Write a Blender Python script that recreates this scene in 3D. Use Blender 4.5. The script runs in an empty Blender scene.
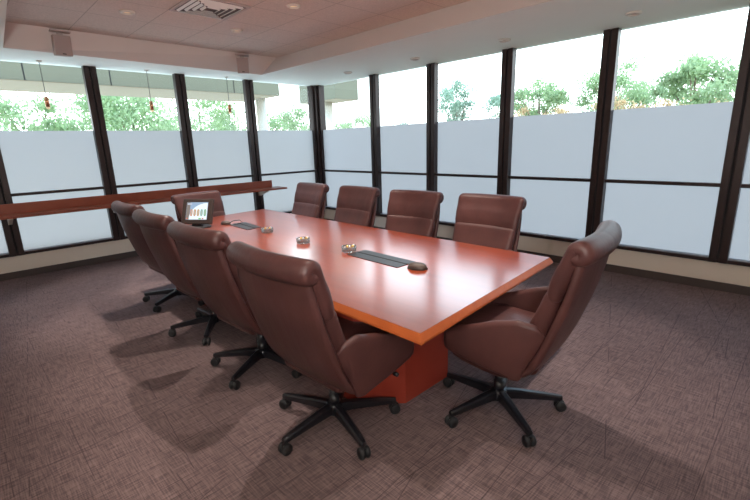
import bpy, math, random
from math import sin, cos, pi, radians as R
from mathutils import Vector, Matrix, Euler

sc = bpy.context.scene
col = sc.collection
random.seed(7)

# ------------------------------------------------------------------ camera
CAM = Vector((7.2742, -5.5311, 1.6))
yaw, pit, rol, F = .8021, -.2431, -.0303, 430.256
fw = Vector((-sin(yaw)*cos(pit), cos(yaw)*cos(pit), sin(pit)))
rt0 = fw.cross(Vector((0, 0, 1))).normalized(); up0 = rt0.cross(fw)
rt = rt0*cos(rol) + up0*sin(rol); up = -rt0*sin(rol) + up0*cos(rol)
cd = bpy.data.cameras.new('camera'); co = bpy.data.objects.new('camera', cd); col.objects.link(co)
m = Matrix((rt, up, -fw)).transposed().to_4x4(); m.translation = CAM
co.matrix_world = m
cd.sensor_width = 36; cd.lens = F/750*36; cd.clip_start = .05; cd.clip_end = 500
sc.camera = co

# ------------------------------------------------------------------ world, sun, exposure
sc.view_settings.view_transform = 'Standard'; sc.view_settings.look = 'None'
sc.view_settings.gamma = 1; sc.view_settings.use_curve_mapping = False
sc.view_settings.exposure = 0.0
w = bpy.data.worlds.new('sky'); sc.world = w; w.use_nodes = True
nt = w.node_tree; nt.nodes.clear()
out = nt.nodes.new('ShaderNodeOutputWorld'); bg = nt.nodes.new('ShaderNodeBackground')
tc = nt.nodes.new('ShaderNodeTexCoord'); sx = nt.nodes.new('ShaderNodeSeparateXYZ')
cr = nt.nodes.new('ShaderNodeValToRGB')
nt.links.new(tc.outputs['Generated'], sx.inputs[0]); nt.links.new(sx.outputs['Z'], cr.inputs[0])
cr.color_ramp.elements[0].position = .0; cr.color_ramp.elements[0].color = (.95, 1, 1, 1)
cr.color_ramp.elements[1].position = .6; cr.color_ramp.elements[1].color = (.45, .70, 1, 1)
e = cr.color_ramp.elements.new(.22); e.color = (.82, .96, 1, 1)
nt.links.new(cr.outputs[0], bg.inputs[0]); bg.inputs[1].default_value = 4.5
nt.links.new(bg.outputs[0], out.inputs[0])
sd = bpy.data.lights.new('sun', 'SUN'); sd.energy = 3.2; sd.angle = R(1.5); sd.color = (1, .96, .88)
so = bpy.data.objects.new('sun', sd); col.objects.link(so)
so.rotation_euler = Vector((-.55, .50, -.85)).to_track_quat('-Z', 'Y').to_euler()
sc.cycles.use_denoising = True
sc.cycles.max_bounces = 10; sc.cycles.diffuse_bounces = 5; sc.cycles.transparent_max_bounces = 12
sc.cycles.sample_clamp_indirect = 4
SPOT_W = 230
fl = bpy.data.lights.new('added_ceiling_fill', 'AREA'); fl.energy = 105; fl.size = .25; fl.color = (1, .97, .95)   # added fill light, aimed up to brighten the ceiling and walls
fo_ = bpy.data.objects.new('added_ceiling_fill', fl); col.objects.link(fo_); fo_.location = (7.75, -5.95, 1.75)
fo_.rotation_euler = Vector((-.55, .45, .9)).to_track_quat('-Z', 'Y').to_euler()

# ------------------------------------------------------------------ helpers
class MB:
    def __init__(s): s.v = []; s.f = []; s.sm = []
    def add(s, vs, fs, smooth=False):
        o = len(s.v); s.v += [tuple(v) for v in vs]
        for f in fs: s.f.append([i+o for i in f]); s.sm.append(smooth)
    def box(s, a, b, M=None):
        x0, y0, z0 = a; x1, y1, z1 = b
        vs = [Vector(p) for p in ((x0,y0,z0),(x1,y0,z0),(x1,y1,z0),(x0,y1,z0),(x0,y0,z1),(x1,y0,z1),(x1,y1,z1),(x0,y1,z1))]
        if M: vs = [M @ v for v in vs]
        s.add(vs, [(0,3,2,1),(4,5,6,7),(0,1,5,4),(1,2,6,5),(2,3,7,6),(3,0,4,7)])
    def prism(s, poly, z0, z1, M=None, smooth=False):
        n = len(poly)
        vs = [Vector((x, y, z0)) for x, y in poly] + [Vector((x, y, z1)) for x, y in poly]
        if M: vs = [M @ v for v in vs]
        s.add(vs, [list(range(n))[::-1], list(range(n, 2*n))])
        s.add(vs, [(i, (i+1) % n, n+(i+1) % n, n+i) for i in range(n)], smooth)
    def lathe(s, prof, n=24, M=None, smooth=True):
        vs = []; fs = []
        for (r, z) in prof:
            for k in range(n):
                a = 2*pi*k/n; v = Vector((r*cos(a), r*sin(a), z)); vs.append(M @ v if M else v)
        for i in range(len(prof)-1):
            for k in range(n):
                k2 = (k+1) % n; fs.append((i*n+k, i*n+k2, (i+1)*n+k2, (i+1)*n+k))
        s.add(vs, fs, smooth)
        if prof[0][0] > 1e-4: s.add(vs[:n], [list(range(n))[::-1]])
        if prof[-1][0] > 1e-4: s.add(vs[-n:], [list(range(n))])
    def tube(s, pts, r, n=8, smooth=True):
        pts = [Vector(p) for p in pts]; rs = r if isinstance(r, (list, tuple)) else [r]*len(pts)
        vs = []; fs = []; prev = None
        for i, p in enumerate(pts):
            t = (pts[min(i+1, len(pts)-1)] - pts[max(i-1, 0)]).normalized()
            a = prev if prev else (Vector((0, 0, 1)) if abs(t.z) < .9 else Vector((1, 0, 0)))
            u = (a - t*a.dot(t)).normalized(); v = t.cross(u); prev = u
            for k in range(n):
                q = 2*pi*k/n; vs.append(p + (u*cos(q) + v*sin(q))*rs[i])
        for i in range(len(pts)-1):
            for k in range(n):
                k2 = (k+1) % n; fs.append((i*n+k, i*n+k2, (i+1)*n+k2, (i+1)*n+k))
        s.add(vs, fs, smooth); s.add(vs[:n], [list(range(n))[::-1]]); s.add(vs[-n:], [list(range(n))])
    def loft(s, rings, smooth=True, caps=True):
        n = len(rings[0]); vs = [v for r_ in rings for v in r_]; fs = []
        for i in range(len(rings)-1):
            for k in range(n):
                k2 = (k+1) % n; fs.append((i*n+k, i*n+k2, (i+1)*n+k2, (i+1)*n+k))
        s.add(vs, fs, smooth)
        if caps:
            s.add(rings[0], [list(range(n))[::-1]], smooth); s.add(rings[-1], [list(range(n))], smooth)
    def build(s, name, mat, parent=None, bevel=0, fix=True):
        me = bpy.data.meshes.new(name); me.from_pydata(s.v, [], s.f); me.update()
        import bmesh
        bm = bmesh.new(); bm.from_mesh(me)
        for f, q in zip(bm.faces, s.sm): f.smooth = q
        if fix:
            bmesh.ops.remove_doubles(bm, verts=bm.verts, dist=1e-5)
            bmesh.ops.recalc_face_normals(bm, faces=bm.faces)
        bm.to_mesh(me); bm.free()
        me.materials.append(mat)
        o = bpy.data.objects.new(name, me); col.objects.link(o)
        if parent: o.parent = parent
        if bevel:
            b = o.modifiers.new('bevel', 'BEVEL'); b.width = bevel; b.segments = 3; b.limit_method = 'ANGLE'
        return o

def tag(o, label=None, cat=None, group=None, kind=None):
    for k, v in (('label', label), ('category', cat), ('group', group), ('kind', kind)):
        if v: o[k] = v
    return o
def empty(name, loc, rz=0):
    o = bpy.data.objects.new(name, None); col.objects.link(o); o.location = loc; o.rotation_euler = (0, 0, rz)
    o.empty_display_size = .1; return o
def struct(o): o['kind'] = 'structure'; return o
def copy_tree(o, parent=None):
    c = o.copy(); col.objects.link(c)
    if parent: c.parent = parent
    for ch in [x for x in bpy.data.objects if x.parent == o]: copy_tree(ch, c)
    return c

def mat(name, color, rough=.5, metal=0, spec=.5, coat=0, emit=None, es=0, noise=None, bump=None, trans=0, ior=1.45):
    m = bpy.data.materials.new(name); m.use_nodes = True; nt = m.node_tree; b = nt.nodes['Principled BSDF']
    b.inputs['Base Color'].default_value = (*color, 1); b.inputs['Roughness'].default_value = rough
    b.inputs['Metallic'].default_value = metal; b.inputs['Specular IOR Level'].default_value = spec
    b.inputs['Coat Weight'].default_value = coat; b.inputs['Coat Roughness'].default_value = .15
    b.inputs['Transmission Weight'].default_value = trans; b.inputs['IOR'].default_value = ior
    if emit: b.inputs['Emission Color'].default_value = (*emit, 1); b.inputs['Emission Strength'].default_value = es
    tc = nt.nodes.new('ShaderNodeTexCoord')
    if noise:
        sc_, amt = noise
        n = nt.nodes.new('ShaderNodeTexNoise'); n.inputs['Scale'].default_value = sc_; n.inputs['Detail'].default_value = 4
        mx = nt.nodes.new('ShaderNodeMix'); mx.data_type = 'RGBA'
        mx.inputs['A'].default_value = (*[c*(1-amt) for c in color], 1); mx.inputs['B'].default_value = (*[min(1, c*(1+amt)) for c in color], 1)
        nt.links.new(tc.outputs['Object'], n.inputs['Vector']); nt.links.new(n.outputs['Fac'], mx.inputs['Factor'])
        nt.links.new(mx.outputs['Result'], b.inputs['Base Color'])
    if bump:
        sc_, st = bump
        n = nt.nodes.new('ShaderNodeTexNoise'); n.inputs['Scale'].default_value = sc_; n.inputs['Detail'].default_value = 5
        bp = nt.nodes.new('ShaderNodeBump'); bp.inputs['Strength'].default_value = st; bp.inputs['Distance'].default_value = .01
        nt.links.new(tc.outputs['Object'], n.inputs['Vector']); nt.links.new(n.outputs['Fac'], bp.inputs['Height'])
        nt.links.new(bp.outputs[0], b.inputs['Normal'])
    return m

def nodes(m): return m.node_tree, m.node_tree.nodes['Principled BSDF']
def MN(nt, op, a, b=None, c=None):
    n = nt.nodes.new('ShaderNodeMath'); n.operation = op
    for i, x in enumerate((a, b, c)):
        if x is None: continue
        if isinstance(x, (int, float)): n.inputs[i].default_value = x
        else: nt.links.new(x, n.inputs[i])
    return n.outputs[0]

M = {}
# carpet: fine woven ground with scattered long thin dark lines
def carpet():
    m = mat('carpet', (.2, .15, .14), rough=.95, spec=.1); nt, b = nodes(m)
    geo = nt.nodes.new('ShaderNodeNewGeometry'); sp = nt.nodes.new('ShaderNodeSeparateXYZ'); nt.links.new(geo.outputs['Position'], sp.inputs[0])
    X, Y = sp.outputs['X'], sp.outputs['Y']
    def stretched(sx_, sy_, det=3):
        mp = nt.nodes.new('ShaderNodeMapping'); mp.inputs['Scale'].default_value = (sx_, sy_, 1)
        nt.links.new(geo.outputs['Position'], mp.inputs['Vector'])
        n = nt.nodes.new('ShaderNodeTexNoise'); n.inputs['Scale'].default_value = 1; n.inputs['Detail'].default_value = det
        nt.links.new(mp.outputs[0], n.inputs['Vector']); return n.outputs['Fac']
    weave = MN(nt, 'ADD', stretched(150, 9), stretched(9, 150))
    weave = MN(nt, 'MULTIPLY_ADD', weave, .5, -.0)
    mottle = stretched(1.3, 1.3)
    lines = None
    for ang, per, th, seed in ((0, .203, .0026, 0), (4, .37, .0032, 3.1), (-6, .43, .0032, 7.7), (17, .83, .0034, 5.2), (90, .305, .0024, 2.2), (84, .67, .0030, 9.9)):
        a = R(ang)
        u = MN(nt, 'ADD', MN(nt, 'MULTIPLY', X, cos(a)), MN(nt, 'MULTIPLY', Y, sin(a)))
        u = MN(nt, 'ADD', u, 40+seed)
        fr = MN(nt, 'MODULO', u, per)
        ln = MN(nt, 'LESS_THAN', fr, th*1.5)
        mp = nt.nodes.new('ShaderNodeMapping'); mp.inputs['Location'].default_value = (seed, seed*2, 0)
        mp.inputs['Rotation'].default_value = (0, 0, -a); mp.inputs['Scale'].default_value = (3.2, .9, 1)
        nt.links.new(geo.outputs['Position'], mp.inputs['Vector'])
        n = nt.nodes.new('ShaderNodeTexNoise'); n.inputs['Scale'].default_value = 1.3; n.inputs['Detail'].default_value = 1
        nt.links.new(mp.outputs[0], n.inputs['Vector'])
        ln = MN(nt, 'MULTIPLY', ln, MN(nt, 'GREATER_THAN', n.outputs['Fac'], .5 if ang else .44))
        lines = ln if lines is None else MN(nt, 'MAXIMUM', lines, ln)
    cr = nt.nodes.new('ShaderNodeValToRGB'); nt.links.new(weave, cr.inputs[0])
    cr.color_ramp.elements[0].position = .38; cr.color_ramp.elements[0].color = (.130, .094, .096, 1)
    cr.color_ramp.elements[1].position = .62; cr.color_ramp.elements[1].color = (.30, .210, .208, 1)
    mx = nt.nodes.new('ShaderNodeMix'); mx.data_type = 'RGBA'; mx.inputs['B'].default_value = (.085, .06, .065, 1)
    nt.links.new(MN(nt, 'MULTIPLY', lines, .7), mx.inputs['Factor']); nt.links.new(cr.outputs[0], mx.inputs['A'])
    mx2 = nt.nodes.new('ShaderNodeMix'); mx2.data_type = 'RGBA'; mx2.blend_type = 'MULTIPLY'; mx2.inputs['Factor'].default_value = .35
    nt.links.new(mx.outputs['Result'], mx2.inputs['A']); nt.links.new(mottle, mx2.inputs['B'])
    nt.links.new(mx2.outputs['Result'], b.inputs['Base Color'])
    bp = nt.nodes.new('ShaderNodeBump'); bp.inputs['Strength'].default_value = .4; bp.inputs['Distance'].default_value = .004
    nt.links.new(weave, bp.inputs['Height']); nt.links.new(bp.outputs[0], b.inputs['Normal'])
    return m
M['carpet'] = carpet()
def ceil_tile():
    m = mat('ceiling_tile', (.5, .36, .30), rough=.9, spec=.15); nt, b = nodes(m)
    geo = nt.nodes.new('ShaderNodeNewGeometry'); sp = nt.nodes.new('ShaderNodeSeparateXYZ'); nt.links.new(geo.outputs['Position'], sp.inputs[0])
    def ln(ch, off):
        f = MN(nt, 'MODULO', MN(nt, 'ADD', sp.outputs[ch], off), .61); return MN(nt, 'LESS_THAN', f, .010)
    g = MN(nt, 'MAXIMUM', ln('X', 6.1-2.345), ln('Y', 61+2.995))
    n = nt.nodes.new('ShaderNodeTexNoise'); n.inputs['Scale'].default_value = 60; n.inputs['Detail'].default_value = 4
    nt.links.new(geo.outputs['Position'], n.inputs['Vector'])
    cr = nt.nodes.new('ShaderNodeValToRGB'); nt.links.new(n.outputs['Fac'], cr.inputs[0])
    cr.color_ramp.elements[0].position = .3; cr.color_ramp.elements[0].color = (.60, .49, .43, 1)
    cr.color_ramp.elements[1].position = .7; cr.color_ramp.elements[1].color = (.72, .59, .52, 1)
    mx = nt.nodes.new('ShaderNodeMix'); mx.data_type = 'RGBA'; mx.inputs['B'].default_value = (.46, .37, .32, 1)
    nt.links.new(g, mx.inputs['Factor']); nt.links.new(cr.outputs[0], mx.inputs['A']); nt.links.new(mx.outputs['Result'], b.inputs['Base Color'])
    return m
M['tile'] = ceil_tile()
def wood(name, c1, c2, rough, sx_=1.2, sy_=14, coat=.3, rot=0, spec=.5, coatr=.15):
    m = mat(name, c1, rough=rough, coat=coat, spec=spec); nt, b = nodes(m); b.inputs['Coat Roughness'].default_value = coatr; b.inputs['Coat IOR'].default_value = 1.5 if coat < 1 else 1.75
    tc = nt.nodes.new('ShaderNodeTexCoord'); mp = nt.nodes.new('ShaderNodeMapping')
    mp.inputs['Scale'].default_value = (sx_, sy_, sy_); mp.inputs['Rotation'].default_value = (0, 0, rot)
    nt.links.new(tc.outputs['Object'], mp.inputs['Vector'])
    n = nt.nodes.new('ShaderNodeTexNoise'); n.inputs['Scale'].default_value = 1.5; n.inputs['Detail'].default_value = 6; n.inputs['Distortion'].default_value = .6
    nt.links.new(mp.outputs[0], n.inputs['Vector'])
    cr = nt.nodes.new('ShaderNodeValToRGB'); cr.color_ramp.elements[0].position = .3; cr.color_ramp.elements[1].position = .7
    cr.color_ramp.elements[0].color = (*c1, 1); cr.color_ramp.elements[1].color = (*c2, 1)
    nt.links.new(n.outputs['Fac'], cr.inputs[0]); nt.links.new(cr.outputs[0], b.inputs['Base Color'])
    return m
M['table'] = wood('cherry_veneer', (.255, .032, .004), (.31, .042, .006), .30, coat=1.0, spec=.9, coatr=.17)
M['edge'] = wood('cherry_edge', (.38, .085, .019), (.44, .105, .026), .38, coat=.2)
M['pedestal'] = wood('cherry_panel', (.30, .035, .02), (.36, .05, .028), .45, sx_=10, sy_=1.2, coat=.1)
M['ledge'] = wood('ledge_wood', (.22, .045, .022), (.32, .075, .035), .4, sx_=12, sy_=1.2, coat=.2)
def leather():
    m = mat('burgundy_leather', (.115, .036, .030), rough=.42, spec=.45); nt, b = nodes(m)
    tc = nt.nodes.new('ShaderNodeTexCoord')
    n = nt.nodes.new('ShaderNodeTexNoise'); n.inputs['Scale'].default_value = 5; n.inputs['Detail'].default_value = 3
    v = nt.nodes.new('ShaderNodeTexVoronoi'); v.inputs['Scale'].default_value = 180
    mp = nt.nodes.new('ShaderNodeMapping'); mp.inputs['Scale'].default_value = (9, 2, 2)
    n2 = nt.nodes.new('ShaderNodeTexNoise'); n2.inputs['Scale'].default_value = 1.6; n2.inputs['Detail'].default_value = 3
    nt.links.new(tc.outputs['Object'], n.inputs['Vector']); nt.links.new(tc.outputs['Object'], v.inputs['Vector'])
    nt.links.new(tc.outputs['Object'], mp.inputs['Vector']); nt.links.new(mp.outputs[0], n2.inputs['Vector'])
    cr = nt.nodes.new('ShaderNodeValToRGB'); cr.color_ramp.elements[0].color = (.058, .0215, .020, 1); cr.color_ramp.elements[1].color = (.088, .033, .030, 1)
    cr.color_ramp.elements[0].position = .3; cr.color_ramp.elements[1].position = .7
    nt.links.new(n.outputs['Fac'], cr.inputs[0]); nt.links.new(cr.outputs[0], b.inputs['Base Color'])
    h = MN(nt, 'ADD', MN(nt, 'MULTIPLY', v.outputs['Distance'], .12), MN(nt, 'MULTIPLY', n2.outputs['Fac'], .8))
    bp = nt.nodes.new('ShaderNodeBump'); bp.inputs['Strength'].default_value = .35; bp.inputs['Distance'].default_value = .012
    nt.links.new(h, bp.inputs['Height']); nt.links.new(bp.outputs[0], b.inputs['Normal'])
    return m
M['leather'] = leather()
M['cream'] = mat('cream_wall_paint', (.80, .72, .62), rough=.8, noise=(6, .03))
M['soffit'] = mat('soffit_paint', (.86, .83, .76), rough=.8, noise=(3, .02))
M['fascia'] = mat('fascia_paint', (.72, .64, .60), rough=.85, noise=(3, .02))
M['base'] = mat('dark_rubber_base', (.07, .052, .048), rough=.7)
M['bronze'] = mat('dark_bronze_frame', (.032, .018, .017), rough=.38, metal=.2, noise=(8, .2))
M['groove'] = mat('black_gasket', (.01, .008, .01), rough=.7)
M['alu'] = mat('sill_aluminium', (.30, .32, .37), rough=.45, metal=.3)
M['blackmetal'] = mat('black_coated_metal', (.012, .012, .016), rough=.28, spec=.7)
M['blackplastic'] = mat('black_plastic', (.02, .02, .022), rough=.5)
M['hatch'] = mat('grey_hatch_metal', (.03, .032, .038), rough=.4, metal=.3)
M['screenbezel'] = mat('brown_black_bezel', (.045, .032, .028), rough=.4)
M['darkbrown'] = mat('dark_brown_plastic', (.06, .04, .032), rough=.45)
M['copper'] = mat('copper', (.65, .33, .18), rough=.25, metal=.8)
M['cord'] = mat('grey_cord', (.10, .09, .09), rough=.6)
M['white'] = mat('diffuser_white', (.85, .82, .78), rough=.5)
M['ventback'] = mat('vent_throat', (.16, .13, .13), rough=.8)
M['speaker'] = mat('speaker_paint', (.52, .42, .39), rough=.7)
M['lamptrim'] = mat('lamp_trim', (.70, .62, .55), rough=.5)
M['lampoff'] = mat('unlit_lamp_reflector', (.30, .16, .10), rough=.4)
M['lampon'] = mat('lit_lamp_lens', (.8, .6, .4), emit=(1, .72, .45), es=.5)
M['gold'] = mat('gold_foil', (.75, .48, .14), rough=.3, metal=.7, noise=(60, .3))
M['silver'] = mat('silver_foil', (.6, .6, .62), rough=.3, metal=.7)
M['bracket'] = mat('pale_bracket', (.60, .50, .42), rough=.5)
M['canopy'] = mat('canopy_panel_greygreen', (.15, .15, .105), rough=.7, noise=(2, .05))
M['canopyunder'] = mat('canopy_soffit_beige', (.36, .28, .19), rough=.8)
M['concrete'] = mat('pale_concrete', (.66, .62, .54), rough=.8, noise=(4, .06))
M['bark'] = mat('bark', (.20, .15, .11), rough=.9, noise=(12, .2))
M['ground'] = mat('dry_ground', (.13, .12, .08), rough=.95, noise=(1.5, .15))
def leafmat(name, c, t=.55):
    m = bpy.data.materials.new(name); m.use_nodes = True; nt = m.node_tree; nt.nodes.clear()
    o = nt.nodes.new('ShaderNodeOutputMaterial'); d = nt.nodes.new('ShaderNodeBsdfDiffuse'); tr = nt.nodes.new('ShaderNodeBsdfTranslucent')
    mx = nt.nodes.new('ShaderNodeMixShader'); mx.inputs[0].default_value = t
    tc = nt.nodes.new('ShaderNodeTexCoord'); n = nt.nodes.new('ShaderNodeTexNoise'); n.inputs['Scale'].default_value = 1.2
    cr = nt.nodes.new('ShaderNodeValToRGB'); cr.color_ramp.elements[0].position = .3; cr.color_ramp.elements[1].position = .7
    cr.color_ramp.elements[0].color = (*[x*.75 for x in c], 1); cr.color_ramp.elements[1].color = (*[min(1, x*1.25) for x in c], 1)
    nt.links.new(tc.outputs['Object'], n.inputs['Vector']); nt.links.new(n.outputs['Fac'], cr.inputs[0])
    for q in (d, tr): nt.links.new(cr.outputs[0], q.inputs[0])
    nt.links.new(d.outputs[0], mx.inputs[1]); nt.links.new(tr.outputs[0], mx.inputs[2]); nt.links.new(mx.outputs[0], o.inputs[0]); return m
M['leaf'] = leafmat('leaf_green', (.37, .48, .27))
M['leaf2'] = leafmat('leaf_bluegreen', (.36, .47, .37))
M['tan'] = leafmat('leaf_tan', (.52, .38, .22), .3)
def glassmat():
    m = bpy.data.materials.new('clear_window_glass'); m.use_nodes = True; nt = m.node_tree; nt.nodes.clear()
    o = nt.nodes.new('ShaderNodeOutputMaterial'); t = nt.nodes.new('ShaderNodeBsdfTransparent'); t.inputs[0].default_value = (.95, .98, .98, 1)
    g = nt.nodes.new('ShaderNodeBsdfGlossy'); g.inputs['Roughness'].default_value = .02
    fr = nt.nodes.new('ShaderNodeFresnel'); fr.inputs[0].default_value = 1.35
    mx = nt.nodes.new('ShaderNodeMixShader'); nt.links.new(fr.outputs[0], mx.inputs[0])
    nt.links.new(t.outputs[0], mx.inputs[1]); nt.links.new(g.outputs[0], mx.inputs[2]); nt.links.new(mx.outputs[0], o.inputs[0]); return m
M['glass'] = glassmat()
def frostmat():
    m = bpy.data.materials.new('frosted_film'); m.use_nodes = True; nt = m.node_tree; nt.nodes.clear()
    o = nt.nodes.new('ShaderNodeOutputMaterial'); t = nt.nodes.new('ShaderNodeBsdfTranslucent'); t.inputs[0].default_value = (.375, .338, .332, 1)
    d = nt.nodes.new('ShaderNodeBsdfDiffuse'); d.inputs[0].default_value = (.50, .50, .52, 1)
    mx = nt.nodes.new('ShaderNodeMixShader'); mx.inputs[0].default_value = .22
    nt.links.new(t.outputs[0], mx.inputs[1]); nt.links.new(d.outputs[0], mx.inputs[2]); nt.links.new(mx.outputs[0], o.inputs[0]); return m
M['frost'] = frostmat()
M['dishglass'] = mat('dish_glass', (.9, .92, .95), rough=.05, trans=.9)

# ------------------------------------------------------------------ room shell
XR, YN = 9.2, -6.9
H1, H2 = 2.74, 2.99
FROST, MID, SILL = 1.89, 1.088, .335
b = MB(); b.box((-.1, YN-.1, -.12), (XR+.1, .1, 0)); struct(b.build('floor', M['carpet']))
GY = .045     # glass sits this far outside the inner wall plane

def wall_strip(name, right):
    b = MB()
    if right: b.box((-.12, 0, 0), (XR, .14, .300))
    else: b.box((-.14, YN, 0), (0, .0, .300))
    return struct(b.build(name, M['cream']))
wall_strip('wall_right', True)
wl = wall_strip('wall_left', False)
b = MB(); b.box((-.14, YN, .3), (0, -6.38, 3.1)); b.build('pier', M['cream'], wl)
b = MB(); b.box((XR, YN-.12, 0), (XR+.12, .14, 3.1)); struct(b.build('wall_rear', M['cream']))
b = MB(); b.box((-.14, YN-.12, 0), (XR, YN, 3.1)); struct(b.build('wall_near', M['cream']))
b = MB(); b.box((0, -.015, 0), (XR, 0, .09)); struct(b.build('baseboard_right', M['base']))
b = MB(); b.box((0, YN, 0), (.015, -.015, .09)); struct(b.build('baseboard_left', M['base']))

# ceiling: tiled tray over a lower painted soffit
it = [(.83, -1.38), (8.2, -1.38), (8.2, -5.26), (.86, -4.80)]      # fascia top
ib = [(.64, -1.57), (8.2, -1.57), (8.2, -5.30), (.77, -4.835)]      # fascia bottom
b = MB(); b.box((.5, -5.5, H2), (8.5, -1.2, H2+.08)); ceil = struct(b.build('ceiling', M['tile']))
b = MB(); n = 4
outer = [(-.14, .14), (XR, .14), (XR, YN), (-.14, YN)]
vs = [(x, y, H1) for x, y in outer] + [(x, y, H1) for x, y in ib]
b.add(vs, [(i, (i+1) % 4, 4+(i+1) % 4, 4+i) for i in range(4)])
soff = b.build('soffit', M['soffit'], ceil, fix=False)
b = MB(); vs = [(x, y, H1) for x, y in ib] + [(x, y, H2) for x, y in it]
b.add(vs, [(i, (i+1) % 4, 4+(i+1) % 4, 4+i) for i in range(4)])
b.build('fascia', M['fascia'], ceil, fix=False)
b = MB(); b.box((-.3, YN-.2, 3.1), (XR+.3, .3, 3.2)); b.build('roof_deck', M['concrete'], ceil)
b = MB()
b.box((-.14, YN, H1+.004), (-.06, .14, 3.1)); b.box((-.06, .06, H1+.004), (XR, .14, 3.1)); b.build('header', M['bronze'], ceil)

# mullions: two pressed halves with a dark slot
def mullion(name, pos, right, zt=H1):
    b = MB(); g = MB()
    w_, d_ = .078, .045
    for s in (-1, 1):
        xs = sorted((s*.012, s*w_))
        if right: b.box((pos+xs[0], -d_, .30), (pos+xs[1], .052, zt))
        else: b.box((-.052, pos+xs[0], .30), (d_, pos+xs[1], zt))
    if right: g.box((pos-.012, -d_+.02, .30), (pos+.012, .05, zt))
    else: g.box((-.05, pos-.012, .30), (d_-.02, pos+.012, zt))
    o = b.build(name, M['bronze'], bevel=.003); g.build('gasket', M['groove'], o); return struct(o)
RX = [1.655, 2.918, 4.187, 5.428, 6.668, 7.92]
LY = [-1.475, -2.662, -3.872, -5.08, -6.29]
k = 1
for x in RX: mullion('trim_%d' % k, x, True); k += 1
for y in LY: mullion('trim_%d' % k, y, False); k += 1
b = MB(); b.box((-.13, -.06, .30), (.045, .13, H1)); b.box((.045, .0, .30), (.10, .13, H1)); b.box((-.13, -.115, .30), (0, -.06, H1))
struct(b.build('trim_%d' % k, M['bronze'], bevel=.003)); k += 1
# bottom rails
b = MB(); b.box((.0, -.03, .300), (XR, .13, SILL)); o = struct(b.build('trim_%d' % k, M['bronze'])); k += 1
b = MB(); b.box((.03, -.012, SILL), (XR, GY, SILL+.012)); b.build('sill', M['alu'], o)
b = MB(); b.box((-.13, -6.38, .300), (.03, -.03, SILL)); o = struct(b.build('trim_%d' % k, M['bronze'])); k += 1
b = MB(); b.box((-GY, -6.38, SILL), (.012, -.03, SILL+.012)); b.build('sill', M['alu'], o)

def window(k, a, c, right):
    # pane, film and rail between positions a < c along the wall
    def bx(d0, d1, z0, z1):
        b = MB()
        if right: b.box((a, d0, z0), (c, d1, z1))
        else: b.box((-d1, a, z0), (-d0, c, z1))
        return b
    w_ = MB()
    if right: w_.add([(a, GY+.004, SILL), (c, GY+.004, SILL), (c, GY+.004, H1), (a, GY+.004, H1)], [(0, 1, 2, 3)])
    else: w_.add([(-GY-.004, a, SILL), (-GY-.004, c, SILL), (-GY-.004, c, H1), (-GY-.004, a, H1)], [(0, 1, 2, 3)])
    o = struct(w_.build('window_%d' % k, M['glass'], fix=False))
    f = MB()
    if right: f.add([(a, GY, SILL+.012), (c, GY, SILL+.012), (c, GY, FROST), (a, GY, FROST)], [(0, 1, 2, 3)])
    else: f.add([(-GY, a, SILL+.012), (-GY, c, SILL+.012), (-GY, c, FROST), (-GY, a, FROST)], [(0, 1, 2, 3)])
    fo = f.build('frosted_film', M['frost'], o, fix=False); fo['label'] = 'frosted privacy film on the lower glass'
    bx(-.02, GY-.002, MID-.018, MID+.018).build('glazing_bar', M['bronze'], o)
k2 = 1
ed = [.02] + RX + [XR-.001]
for i in range(len(ed)-1): window(k2, ed[i]+(.078 if i else .07), ed[i+1]-(.078 if i < len(ed)-2 else 0), True); k2 += 1
ed = [-.02] + LY
for i in range(len(ed)-1): window(k2, ed[i+1]+.078, ed[i]-(.078 if i else .08), False); k2 += 1

# ------------------------------------------------------------------ exterior
b = MB(); b.box((-80, -60, -.5), (80, 90, -.35)); struct(b.build('ground', M['ground']))
b = MB(); b.box((-12, -30, -.35), (-.2, 6, -.33)); struct(b.build('added_bounce_ground', mat('pale_bounce', (.82, .80, .72), rough=.9, noise=(2, .04))))  # unseen pale slab, added to bounce daylight onto the left frosted panes
def canopy(name, x0, x1, y0, y1, zb, label, joints):
    root = empty(name, ((x0+x1)/2, (y0+y1)/2, zb)); L = root.location
    b = MB(); b.box((x0-L.x, y0-L.y, .012), (x1-L.x, y1-L.y, 1.0)); b.build('fascia_panel', M['canopy'], root)
    b = MB(); b.box((x0-L.x+.01, y0-L.y+.01, 0), (x1-L.x-.01, y1-L.y-.01, .012)); b.build('underside', M['canopyunder'], root)
    for j in joints:
        b = MB(); b.box((x1-L.x, j-L.y-.008, .012), (x1-L.x+.006, j-L.y+.008, 1.0)); b.build('panel_joint', M['groove'], root)
    tag(root, label, 'canopy'); return root
canopy('entrance_canopy', -4.1, -2.4, -9, .70, 2.80, 'long grey green panelled canopy outside the left windows', [-7.4, -5.8, -4.3, -3.0, -1.75, -.5])
canopy('entrance_canopy', -3.9, -2.25, 2.35, 3.2, 2.80, 'short grey canopy block outside, seen just right of the corner post', [])
def column(x, y, r, label):
    b = MB(); b.lathe([(r*1.15, -.36), (r*1.15, -.1), (r, -.1), (r, 2.80)], 28, Matrix.Translation((0, 0, 0)))
    o = b.build('concrete_column', M['concrete']); o.location = (x, y, 0); tag(o, label, 'column', 'columns carrying the outdoor canopies')
column(-3.15, .95-.35, .13, 'pale round column outside under the end of the long canopy')
column(-3.1, 2.75, .15, 'pale round column outside beside the room corner post')

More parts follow.
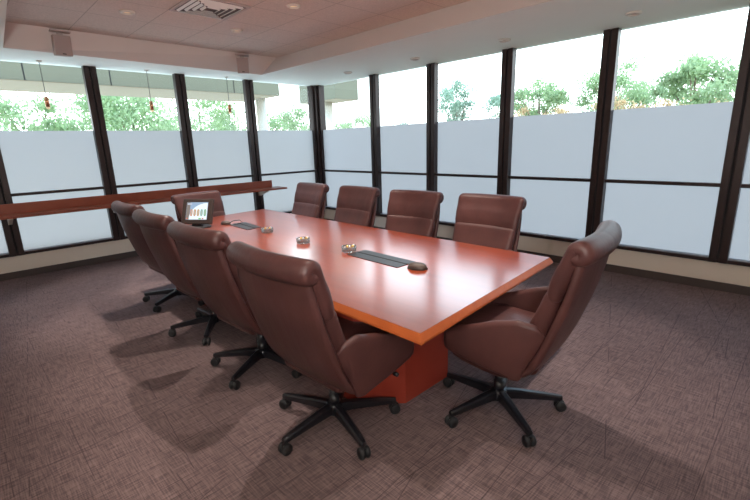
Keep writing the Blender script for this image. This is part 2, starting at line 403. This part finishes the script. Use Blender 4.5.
def tree(x, y, zc, rx, rz, nleaf, label, cat='tree', mt='leaf', trunk=True, leaf=.16, group='trees beyond the windows', name='leafy_tree', clumps=22, hollow=.35):
    rnd = random.Random(int(x*31+y*17+zc*7))
    root = empty(name, (x, y, -.35)); zc_ = zc+.35
    b = MB(); cl = []
    for i in range(clumps):
        while True:
            p = Vector((rnd.uniform(-1, 1), rnd.uniform(-1, 1), rnd.uniform(-1, 1)))
            if hollow < p.length < 1: break
        cl.append((Vector((p.x*rx, p.y*rx, zc_+p.z*rz)), rnd.uniform(.25, .45)*min(rx, rz)))
    for i in range(nleaf):
        c, r_ = cl[rnd.randrange(clumps)]
        d = Vector((rnd.gauss(0, 1), rnd.gauss(0, 1), rnd.gauss(0, .7)))*r_*.62
        p = c+d; s = leaf*rnd.uniform(.6, 1.3)
        q = Euler((rnd.uniform(0, 6.3), rnd.uniform(0, 6.3), rnd.uniform(0, 6.3))).to_matrix()
        b.add([p+q@Vector((-s*.5, 0, 0)), p+q@Vector((0, -s*.28, .03*s)), p+q@Vector((s*.5, 0, 0)), p+q@Vector((0, s*.28, .03*s))], [(0, 1, 2, 3)])
    b.build('foliage', M[mt], root, fix=False)
    if trunk:
        t = MB(); t.tube([(0, 0, 0), (.05, .03, zc_*.4), (0, 0, zc_)], [.14, .11, .06], 8)
        for i in range(min(9, clumps)):
            c = cl[i][0]; t.tube([(0, 0, zc_*.45+.1*i), (c.x*.5, c.y*.5, (zc_*.5+c.z)/2+.15), tuple(c)], [.06, .04, .015], 6)
        t.build('trunk', M['bark'], root)
    tag(root, label, cat, group); return root
for (x, y, zc, rx, rz, n, lab) in [
    (-13, -4.8, 2.0, 1.2, 1.0, 2400, 'small tree at the far left edge beyond the left windows'),
    (-19.3, -2.2, 2.35, 2.4, 1.7, 5500, 'rounded tree behind the leftmost hanging pendant'),
    (-13.9, .6, 2.55, 2.1, 1.8, 7500, 'full green tree behind the middle hanging pendant'),
    (-20.6, 6.4, 2.85, 2.5, 2.25, 6500, 'green tree behind the rightmost hanging pendant'),
    (-14, 8.8, 2.4, 1.3, 1.25, 3400, 'tree seen between the canopy column and the corner post')]:
    tree(x, y, zc, rx, rz, n, lab, leaf=.011*abs(x-7.3)**.88)
for (x, y, zc, rx, rz, n, lab, mt) in [
    (-16.5, 16, 2.6, 1.9, 1.1, 3200, 'low tree seen just right of the room corner post', 'leaf'),
    (-11.8, 17, 2.1, 1.9, .8, 2200, 'low tree tops in the second bay of the right wall', 'leaf2'),
    (-7.9, 16, 3.7, .95, 1.25, 3200, 'slim upright tree in the third bay of the right wall', 'leaf2'),
    (-7.45, 20.3, 3.5, 1.1, .9, 1900, 'tree half behind the mullion above the fourth far chair', 'leaf2'),
    (-3.0, 16, 3.5, 1.2, 1.0, 4000, 'broad tree in the fourth bay of the right wall', 'leaf'),
    (-.3, 19.1, 3.45, 1.9, 1.45, 6500, 'left of the two large trees in the fifth bay of the right wall', 'leaf'),
    (3.8, 14, 3.05, 1.6, 1.05, 6500, 'right of the two large trees in the fifth bay of the right wall', 'leaf')]:
    tree(x, y, zc, rx, rz, n, lab, mt=mt, leaf=.14)
for (x, y, zc, r_, lab) in [(-1.43, 10.5, 2.2, .88, 'tan dry bush below the broad tree in the fourth right bay'), (1.1, 9.5, 2.0, .83, 'tan dry bush left of the two large trees'),
                        (3.4, 6.85, 1.95, .72, 'tan dry bush below the left large tree'), (4.4, 9.7, 2.1, .88, 'tan dry bush below the right large tree')]:
    tree(x, y, zc, r_, r_*.7, 1500, lab, cat='bush', mt='tan', leaf=.09, trunk=True, group='dry bushes beyond the right wall', name='dry_bush', clumps=14)

# ------------------------------------------------------------------ ceiling fittings
def downlight(x, y, z, on, label, group):
    root = empty('recessed_downlight', (x, y, z))
    b = MB(); b.lathe([(.072, 0), (.070, -.014), (.054, -.022), (.048, -.016), (.046, 0)], 28); b.build('trim_ring', M['lamptrim'], root)
    b = MB(); b.lathe([(.0001, -.0035), (.046, -.0035), (.046, -.001), (.0001, -.001)], 24); b.build('lens', M['lampon' if on else 'lampoff'], root)
    tag(root, label, 'ceiling light', group)
    if on:
        l = bpy.data.lights.new('downlight', 'SPOT'); l.energy = SPOT_W*(.5 if x > 5 and y < -3 else 1); l.spot_size = R(64); l.spot_blend = .4; l.shadow_soft_size = .03; l.color = (1, .88, .78)
        lo = bpy.data.objects.new('spot_lamp', l); col.objects.link(lo); lo.location = (0, 0, -.006); lo.parent = root
places = {(2.03, -3.9): 'ceiling downlight nearest the left speaker', (2.03, -2.69): 'ceiling downlight nearest the corner speaker', (3.25, -2.69): 'ceiling downlight right of the air diffuser'}
for x in (2.03, 3.25, 4.47, 5.69):
    for y in (-3.9, -2.69):
        downlight(x, y, H2, True, places.get((x, y), 'ceiling downlight over the table, outside the picture'), 'lit downlights in the tray ceiling')
for i, x in enumerate((1.62, 3.05, 4.43, 5.79)):
    downlight(x, -.555, H1, False, ('first', 'second', 'third', 'fourth')[i] + ' unlit soffit downlight from the corner along the right wall', 'unlit downlights in the right soffit')

root = empty('air_diffuser', (2.655, -3.30, H2)); tag(root, 'square white louvred air diffuser set in the tiled ceiling', 'air vent')
b = MB()
for (x0, y0, x1, y1) in ((-.30, -.30, .30, -.27), (-.30, .27, .30, .30), (-.30, -.27, -.27, .27), (.27, -.27, .30, .27)): b.box((x0, y0, -.012), (x1, y1, -.001))
b.build('frame', M['speaker'], root)
b = MB(); b.box((-.27, -.27, -.004), (.27, .27, -.001)); b.build('backing', M['ventback'], root)
for q in range(4):
    r_ = .075+.056*q
    for k_ in range(4):
        b = MB(); b.box((-.012, -r_+.012, -.003), (.012, r_-.012, .001), Matrix.Rotation(k_*pi/2, 4, 'Z') @ Matrix.Translation((r_, 0, -.016)) @ Matrix.Rotation(-.75, 4, 'Y'))
        b.build('louvre', M['white'], root)

def speaker(x, y, rz, label):
    root = empty('wall_speaker', (x, y, 2.86), rz)
    T = Matrix.Rotation(R(6), 4, 'Y')
    b = MB(); b.box((.0, -.085, -.155), (.13, .085, .065), T); b.build('cabinet', M['speaker'], root, bevel=.008)
    b = MB(); b.box((.130, -.079, -.148), (.134, .079, .058), T); b.build('grille', mat('speaker_grille', (.42, .33, .31), rough=.8, bump=(300, .3)), root)
    b = MB(); b.box((.134, -.018, -.140), (.137, .018, -.130), T); b.build('badge', M['blackplastic'], root)
    b = MB(); b.box((-.06, -.10, .09), (.13, .10, .105)); b.build('mounting_plate', M['speaker'], root, bevel=.003)
    b = MB(); b.box((-.05, -.03, -.03), (.05, .03, .09)); b.build('bracket', M['speaker'], root)
    tag(root, label, 'speaker', 'ceiling speakers on the left soffit')
speaker(.80, -4.30, 0, 'small beige box speaker on the left soffit, near the picture edge')
speaker(.80, -1.98, R(-28), 'small beige box speaker on the left soffit by the tray corner')

for y, lab in ((-4.44, 'leftmost of the three copper pendants'), (-3.17, 'middle of the three copper pendants'), (-1.93, 'rightmost of the three copper pendants')):
    root = empty('pendant_lamp', (.13, y, H1)); tag(root, lab + ' hanging over the ledge', 'pendant light', 'copper pendants in front of the left windows')
    b = MB(); b.tube([(0, 0, 0), (0, 0, -.44)], .004, 6); b.build('cord', M['cord'], root)
    b = MB(); b.lathe([(.03, 0), (.03, -.01), (.006, -.02)], 16); b.build('canopy_cap', M['lamptrim'], root)
    b = MB(); b.lathe([(.008, -.43), (.024, -.44), (.026, -.56), (.022, -.56)], 18); b.build('shade', M['copper'], root)
    b = MB(); b.lathe([(.020, -.555), (.022, -.575), (.0001, -.59)], 14); b.build('bulb', M['lampon'], root)

# ------------------------------------------------------------------ wooden ledge
root = empty('wall_ledge', (0, -4.1, .83)); tag(root, 'long reddish wooden ledge with raised back board along the left windows', 'shelf')
b = MB(); b.box((.10, -2.8, 0), (.41, 3.0, .032)); b.build('shelf_board', M['ledge'], root, bevel=.003)
b = MB(); b.box((.10, -2.8, .032), (.125, 2.86, .158)); b.build('back_board', M['ledge'], root, bevel=.003)
for yy in (-5.08, -3.872, -2.662, -1.475):
    b = MB(); poly = [(.045, 0), (.36, 0), (.36, -.015), (.075, -.11), (.045, -.11)]
    vs = [(x, yy+4.1+s*.02-.0, z) for s in (-1, 1) for x, z in poly]; n = 5
    b.add(vs, [list(range(5)), list(range(5, 10))[::-1]] + [(i, (i+1) % 5, 5+(i+1) % 5, 5+i) for i in range(5)])
    b.build('bracket', M['bracket'], root)

# ------------------------------------------------------------------ conference table
TZ = .74
tc_ = (3.95, -3.28)
root = empty('conference_table', (tc_[0], tc_[1], 0)); tag(root, 'long polished reddish orange wood conference table in the middle of the room', 'table')
corners = [(6.095, -4.115), (5.965, -2.455), (1.80, -2.42), (1.97, -4.10)]
c_ = [(x-tc_[0], y-tc_[1]) for x, y in corners]
def inset(poly, d):
    n = len(poly); res = []
    P = [Vector(p) for p in poly]
    area = sum(P[i].x*P[(i+1) % n].y - P[(i+1) % n].x*P[i].y for i in range(n))
    s = 1 if area > 0 else -1
    for i in range(n):
        a, b_, c = P[i-1], P[i], P[(i+1) % n]
        e1 = (b_-a).normalized(); e2 = (c-b_).normalized()
        n1 = Vector((-e1.y, e1.x))*s; n2 = Vector((-e2.y, e2.x))*s
        bi = (n1+n2).normalized(); res.append(tuple(b_ + bi*(d/max(.2, bi.dot(n1)))))
    return res
b = MB(); b.prism(inset(c_, .0045), TZ-.04, TZ); top = b.build('tabletop', M['table'], root)
b = MB(); o1 = inset(c_, .0045); o2 = inset(c_, -.016); o3 = inset(c_, -.018); o4 = inset(c_, .03)
b.loft([[Vector((x, y, TZ-.001)) for x, y in o1], [Vector((x, y, TZ-.034)) for x, y in o2], [Vector((x, y, TZ-.044)) for x, y in o3], [Vector((x, y, TZ-.05)) for x, y in o4]], smooth=False, caps=False)
ed_ = b.build('edge_band', M['edge'], root); ed_['label'] = 'lighter orange bevelled edge'
def pedestal(x0, x1, yc, hw=.44):
    ch = .22
    poly = [(x0+ch, yc-hw), (x1-ch, yc-hw), (x1, yc-hw+ch), (x1, yc+hw-ch), (x1-ch, yc+hw), (x0+ch, yc+hw), (x0, yc+hw-ch), (x0, yc-hw+ch)]
    b = MB(); b.prism([(x-tc_[0], y-tc_[1]) for x, y in poly], 0, TZ-.05); return b.build('pedestal', M['pedestal'], root)
pedestal(4.75, 5.66, -3.52)
pedestal(2.45, 3.3, -3.42)
def hatch(pts):
    P = [Vector((x-tc_[0], y-tc_[1], 0)) for x, y in pts]     # near-left, far-left, far-right, near-right
    b = MB(); v = [p+Vector((0, 0, TZ)) for p in P]+[p+Vector((0, 0, TZ+.004)) for p in P]
    b.add(v, [(0,3,2,1),(4,5,6,7),(0,1,5,4),(1,2,6,5),(2,3,7,6),(3,0,4,7)]); h = b.build('cable_hatch', M['hatch'], root)
    a0 = P[0].lerp(P[1], .50); a1 = P[0].lerp(P[1], .58); b0 = P[3].lerp(P[2], .50); b1 = P[3].lerp(P[2], .58)
    b = MB(); q = [a0, a1, b1, b0]; v = [p+Vector((0, 0, TZ+.003)) for p in q]+[p+Vector((0, 0, TZ+.0055)) for p in q]
    b.add(v, [(0,3,2,1),(4,5,6,7),(0,1,5,4),(1,2,6,5),(2,3,7,6),(3,0,4,7)]); b.build('brush_slot', M['groove'], h)
    h['label'] = 'flush dark grey cable hatch with brush slot'
hatch([(4.72, -3.375), (4.72, -3.175), (5.28, -3.19), (5.28, -3.39)])
hatch([(2.62, -3.34), (2.60, -3.13), (3.05, -3.18), (3.08, -3.36)])

# ------------------------------------------------------------------ things on the table
def dish(x, y, label):
    root = empty('glass_dish', (x, y, TZ+.001))
    b = MB(); b.lathe([(.052, 0), (.060, .006), (.062, .045), (.058, .045), (.055, .010), (.0001, .008)], 28); b.build('bowl', M['dishglass'], root)
    rnd = random.Random(x)
    g = MB(); s_ = MB()
    for i in range(12):
        a = i*2.4; r_ = .042*math.sqrt((i+.5)/12); t = (g, s_)[i % 2]
        Mx = Matrix.Translation((r_*cos(a), r_*sin(a), .022+.012*(i % 3))) @ Euler((rnd.random(), rnd.random(), rnd.random()*6)).to_matrix().to_4x4()
        t.lathe([(.0001, -.010), (.011, -.006), (.012, .006), (.0001, .010)], 10, Mx)
    g.build('gold_sweets', M['gold'], root)['label'] = 'gold wrapped pieces'
    s_.build('silver_sweets', M['silver'], root)['label'] = 'silver wrapped pieces'
    tag(root, label, 'dish', 'round glass dishes down the middle of the table')
dish(3.375, -3.295, 'small round glass dish beside the far cable hatch')
dish(4.08, -3.345, 'small round glass dish in the middle, between the two others')
dish(4.65, -3.29, 'small round glass dish at the corner of the near cable hatch')
def dome(x, y, rz, r_, label, cable=None):
    root = empty('table_microphone', (x, y, TZ+.001), rz)
    b = MB(); n = 24; rings = []
    for i in range(8):
        a = i/7*pi/2*.97; s = cos(a)**.6; rings.append([Vector((1.15*r_*s*cos(2*pi*q/n), .8*r_*s*sin(2*pi*q/n), .004+r_*.62*sin(a))) for q in range(n)])
    b.loft(rings); b.build('housing', M['darkbrown'], root)
    b = MB(); b.prism([(1.2*r_*cos(2*pi*q/n), .85*r_*sin(2*pi*q/n)) for q in range(n)], 0, .005); b.build('foot_pad', M['blackplastic'], root)
    if cable:
        b = MB(); b.tube(cable, .004, 6); b.build('cable', M['blackplastic'], root)
    tag(root, label, 'microphone'); return root
dome(5.40, -3.31, R(20), .062, 'small dark brown domed microphone at the end of the near cable hatch')
dome(2.53, -3.34, R(20), .055, 'small dark domed microphone with looped cable beside the touch panel',
     [(.05, 0, .01), (.10, .02, .04), (.16, .06, .045), (.20, .06, .02), (.17, .02, .008), (.12, .0, .008)])

# touch panel
root = empty('touch_panel', (2.46, -3.65, TZ+.001), R(-55)); tag(root, 'tabletop touch panel with lit colour screen near the far end of the table', 'touch screen')
b = MB(); n = 28
b.prism([(.12*cos(2*pi*q/n)-.02, .155*sin(2*pi*q/n)) for q in range(n)], 0, .014, smooth=True); b.build('base', M['blackplastic'], root)
b = MB(); b.box((-.035, -.06, .014), (-.0, .06, .09), Matrix.Rotation(-.2, 4, 'Y')); b.build('neck', M['blackplastic'], root)
T = Matrix.Translation((.01, 0, .045)) @ Matrix.Rotation(R(-22), 4, 'Y')
b = MB(); b.box((-.035, -.185, 0), (0, .185, .285), T); bz = b.build('bezel', M['screenbezel'], root, bevel=.006)
scr = MB(); scr.box((.0, -.130, .045), (.003, .130, .245), T)
S = scr.build('screen', mat('screen_blue', (.05, .08, .12), emit=(.36, .52, .72), es=.75), root)
def patch(y0, z0, y1, z1, c, lvl, es=.75, rnd_=False):
    b = MB()
    if rnd_:
        cy, cz, ry, rz_ = (y0+y1)/2, (z0+z1)/2, (y1-y0)/2, (z1-z0)/2
        pts = [T @ Vector((.003+lvl*.0004, cy+ry*cos(2*pi*q/24), cz+rz_*(abs(sin(2*pi*q/24))**.6)*(1 if sin(2*pi*q/24) > 0 else -1))) for q in range(24)]
        b.add(pts, [list(range(24))])
    else:
        b.add([T @ Vector((.003+lvl*.0004, y, z)) for y, z in ((y0, z0), (y1, z0), (y1, z1), (y0, z1))], [(0, 1, 2, 3)])
    return b.build('screen_graphic', mat('screen_graphic', (.05, .05, .05), emit=c, es=es), S, fix=False)
T2 = T
patch(-.128, .047, -.085, .243, (.25, .22, .2), 1)
pts = []
b = MB(); P2 = [(.128, .047), (.128, .236)] + [(.128-.22*sin(a), .060+.176*cos(a)) for a in [i/12*pi/2 for i in range(13)]] + [(-.092, .047)]
b.add([T @ Vector((.0038, y, z)) for y, z in P2], [list(range(len(P2)))]); b.build('screen_graphic', mat('screen_white', (.05, .05, .05), emit=(.85, .95, 1), es=1.0), S, fix=False)
for i, c in enumerate(((.85, .30, .12), (.80, .35, .10), (.78, .40, .12), (.25, .62, .55), (.15, .60, .30))):
    yy = -.065+i*.042; patch(yy-.015, .085, yy+.015, .165, c, 3, rnd_=True)
    patch(yy-.006, .10, yy+.006, .15, (.55, .6, .55), 4)
patch(-.125, .052, -.10, .065, (.8, .2, .1), 3); patch(.03, .05, .06, .064, (.2, .7, .15), 3); patch(.07, .05, .09, .064, (.8, .25, .2), 3)
patch(-.12, .215, -.065, .235, (.65, .75, .9), 3)

# ------------------------------------------------------------------ chairs
def interp(tab, t):
    n = len(tab)-1; x = t*n; i = min(int(x), n-1); f = x-i; return tab[i]*(1-f)+tab[i+1]*f
def smooth_path(pts, n):
    # Catmull-Rom through pts, n samples
    P = [Vector(p) for p in pts]; res = []
    for k in range(n):
        x = k/(n-1)*(len(P)-1); i = min(int(x), len(P)-2); f = x-i
        p0 = P[max(i-1, 0)]; p1 = P[i]; p2 = P[i+1]; p3 = P[min(i+2, len(P)-1)]
        res.append(.5*((2*p1)+(-p0+p2)*f+(2*p0-5*p1+4*p2-p3)*f*f+(-p0+3*p1-3*p2+p3)*f**3))
    return res
def pad(mb, path, widths, th, bend, n=26, nx=10, crown=.15):
    # upholstered slab swept along a (y,z) path; widths / thickness tables along it
    P = smooth_path([(y, z) for y, z in path], n); rings = []
    st = []
    for i in range(n):
        t = (P[min(i+1, n-1)]-P[max(i-1, 0)]).normalized(); f = i/(n-1)
        st.append((P[i], t, interp(widths, f)/2, interp(th, f), interp(bend, f)))
    def capst(s, sign):
        res = []
        for ph in (25, 50, 72, 88):
            a = R(ph); p, t, hw, h, bd = s
            res.append((p+t*sign*h*sin(a), t, hw-h*(1-cos(a)), h*cos(a), bd))
        return res
    st = capst(st[0], -1)[::-1] + st + capst(st[-1], 1)
    for p, t, hw, h, bd in st:
        nrm = Vector((-t.y, t.x)); ring = []
        hh = min(h, hw*.9); xs = [(-1+2*k/nx)*(hw-hh) for k in range(nx+1)]
        def pt(x, o): q = p+nrm*o; return Vector((x, q.x+bd*x*x, q.y))
        for x in xs: ring.append(pt(x, h*(1+crown*(1-(x/hw)**2))))
        for k in range(1, 6): a = pi/2-k*pi/6; ring.append(pt(hw-hh+hh*cos(a), h*sin(a)))
        for x in xs[::-1]: ring.append(pt(x, -h*(1+crown*(1-(x/hw)**2))))
        for k in range(1, 6): a = -pi/2-k*pi/6; ring.append(pt(-(hw-hh)+hh*cos(a), h*sin(a)))
        rings.append(ring)
    mb.loft(rings)

def make_chair():
    root = empty('conference_chair', (0, 0, 0))
    upper = empty('tmp', (0, 0, 0)); bpy.data.objects.remove(upper)
    B0 = .36
    # outer shell
    b = MB()
    pad(b, [(-.440, 1.00), (-.425, .90), (-.395, .78), (-.355, .66), (-.315, .55), (-.266, .45), (-.195, .372), (-.07, .328), (.10, .320), (.24, .332)],
        [.60, .62, .63, .635, .64, .64, .62, .58, .51, .44], [.020]*10, [B0, B0, .35, .33, .3, .25, .18, .05, 0, 0], n=30, crown=.1)
    b.build('back_shell', M['leather'], root)
    # headrest with rolled top
    cy_, cz_, rr = -.440, 1.036, .025
    arc = [(cy_+rr*cos(R(a)), cz_+rr*sin(R(a))) for a in (25, 60, 95, 130, 165, 200, 240, 285)]
    b = MB()
    pad(b, [(-.338, .815), (-.352, .87), (-.372, .93), (-.395, .985)] + arc, [.625, .635, .645, .65, .66, .66, .66, .66, .66, .66, .66, .66],
        [.034, .040, .040, .036, .034, .034, .034, .034, .034, .034, .034, .034], [B0]*12, n=44, crown=.08)
    b.build('headrest', M['leather'], root)
    b = MB()
    pad(b, [(-.325, .80), (-.300, .72), (-.262, .63), (-.225, .54), (-.20, .48)], [.62, .615, .60, .58, .55], [.036, .044, .050, .050, .044], [B0, .34, .3, .26, .2], n=18, crown=.2)
    b.build('backrest', M['leather'], root)
    b = MB()
    pad(b, [(-.22, .455), (-.05, .450), (.12, .458), (.235, .455)], [.50, .53, .54, .53], [.055, .06, .062, .05], [0]*4, n=16, crown=.15)
    b.build('seat', M['leather'], root)
    b = MB()
    pad(b, [(-.20, .372), (0, .367), (.20, .372)], [.48, .52, .50], [.035]*3, [0]*3, n=8, crown=.0)
    b.build('seat_base', M['leather'], root)
    for s in (-1, 1):
        b = MB(); pl = smooth_path([(.278, -.285), (.300, -.245), (.312, -.16), (.315, -.04), (.314, .09), (.308, .215)], 26)
        zt = [.585, .655, .672, .640, .590, .540]; zb = [.345, .335, .335, .355, .375, .400]; th = [.014, .022, .026, .028, .031, .038]
        rings = []; st = []
        for i in range(26):
            f = i/25; t = (pl[min(i+1, 25)]-pl[max(i-1, 0)]).normalized(); st.append((pl[i], t, interp(zt, f), interp(zb, f), interp(th, f)))
        def caps(s_, sg):
            p, t, a1, a0, h = s_; return [(p+t*sg*h*sin(R(q)), t, a1-h*(1-cos(R(q))), a0+h*(1-cos(R(q))), h*cos(R(q))) for q in (30, 55, 75, 88)]
        st = caps(st[0], -1)[::-1]+st+caps(st[-1], 1)
        for p, t, a1, a0, h in st:
            nr = Vector((-t.y, t.x)); ring = []
            for k in range(0, 9): a = k*pi/8; q = p+nr*h*cos(a); ring.append(Vector((s*q.x, q.y, a1-h+h*sin(a))))
            for k in range(1, 5): q = p-nr*h*(1+.12*sin(k*pi/5)); ring.append(Vector((s*q.x, q.y, (a1-h)+(a0-a1+2*h)*k/5)))
            for k in range(0, 9): a = pi+k*pi/8; q = p+nr*h*cos(a); ring.append(Vector((s*q.x, q.y, a0+h+h*sin(a))))
            for k in range(1, 5): q = p+nr*h*(1+.12*sin(k*pi/5)); ring.append(Vector((s*q.x, q.y, (a0+h)+(a1-a0-2*h)*k/5)))
            fi = len(rings)/33; sh = .17*max(0, 1-fi/.5)
            ring = [Vector((v.x, v.y + sh*(a1-v.z)/max(.02, a1-a0), v.z)) for v in ring]
            rings.append(ring)
        b.loft(rings); b.build('arm', M['leather'], root)
    b = MB(); b.lathe([(.05, .345), (.05, .325), (.026, .315), (.026, .19), (.032, .19), (.032, .10)], 20); b.build('column', M['blackmetal'], root)
    b = MB(); b.lathe([(.028, .135), (.050, .128), (.056, .075), (.040, .060)], 20); b.build('hub', M['blackmetal'], root)
    b = MB(); b.tube([(.10, .06, .35), (.24, .10, .345), (.30, .11, .345)], .006, 6); b.lathe([(.0001, 0), (.012, .004), (.012, .03), (.0001, .034)], 10, Matrix.Translation((.30, .11, .345)) @ Matrix.Rotation(pi/2, 4, 'Y'))
    b.build('lever', M['blackplastic'], root)
    # leg along +X, then five rotated copies
    lg = MB(); rings = []
    for x, zt, h, w_ in ((.03, .132, .054, .028), (.13, .126, .046, .026), (.26, .112, .036, .022), (.345, .102, .030, .019), (.370, .098, .024, .013)):
        rings.append([Vector((x, -w_, zt-h)), Vector((x, w_, zt-h)), Vector((x, w_*.95, zt-.008)), Vector((x, w_*.5, zt)), Vector((x, -w_*.5, zt)), Vector((x, -w_*.95, zt-.008))])
    lg.loft(rings, smooth=False); leg = lg.build('leg', M['blackmetal'], root)
    c = MB(); c.lathe([(.008, .055), (.008, .075)], 10, Matrix.Translation((.357, 0, 0)))
    Rx = Matrix.Rotation(pi/2, 4, 'X')
    for yy in (-.017, .017): c.lathe([(.008, -.012), (.027, -.012), (.032, -.006), (.032, .006), (.027, .012), (.008, .012)], 18, Matrix.Translation((.362, yy, .0325)) @ Rx)
    c.box((.348, -.010, .034), (.376, .010, .064)); c.build('caster', M['blackplastic'], leg)
    for i in range(1, 5):
        l2 = copy_tree(leg, root); l2.rotation_euler = (0, 0, i*2*pi/5)
    return root
proto = make_chair()
kids = lambda o: [x for x in bpy.data.objects if x.parent == o]
# x, y, heading (deg, 0 = facing +Y), star angle (world deg), lift, label
CH = [
 (5.475, -4.16, 2, -87, .04, .045, .03, 'burgundy leather conference chair on the near side, closest to the camera'),
 (4.53, -4.09, 3, -62, .035, .02, .01, 'burgundy leather conference chair on the near side, second from the camera'),
 (3.60, -4.04, 1, -36, .028, .0, .01, 'burgundy leather conference chair on the near side, third from the camera'),
 (2.58, -3.97, 2, -58, .015, .0, .03, 'burgundy leather conference chair on the near side, farthest back toward the ledge'),
 (6.10, -3.38, 97, -106, .065, 0, -.05, 'burgundy leather conference chair alone at the right end of the table'),
 (5.20, -2.42, 181, 20, .015, 0, 0, 'burgundy leather conference chair on the window side, nearest the right table end'),
 (4.31, -2.40, 185, 50, .0, 0, 0, 'burgundy leather conference chair on the window side, second from the right table end'),
 (3.37, -2.40, 180, 10, .0, 0, 0, 'burgundy leather conference chair on the window side, third from the right table end'),
 (2.41, -2.40, 178, 33, -.0, 0, 0, 'burgundy leather conference chair on the window side, nearest the room corner'),
 (2.03, -3.22, -82, 15, -.05, 0, 0, 'burgundy leather conference chair at the far end, behind the touch panel'),
]
trees_ = []
for i, (x, y, hd, star, lift, ux, uy, lab) in enumerate(CH):
    o = proto if i == 0 else copy_tree(proto)
    trees_.append(o)
for o, (x, y, hd, star, lift, ux, uy, lab) in zip(trees_, CH):
    o.location = (x, y, 0); o.rotation_euler = (0, 0, R(hd)); q = 0
    for ch in kids(o):
        nm = ch.name.split('.')[0]
        if nm == 'leg': ch.rotation_euler = (0, 0, R(star-hd)+q*2*pi/5); q += 1
        elif nm not in ('hub', 'column'): ch.location = (ux, uy, lift)
    tag(o, lab, 'chair', 'leather conference chairs around the table')
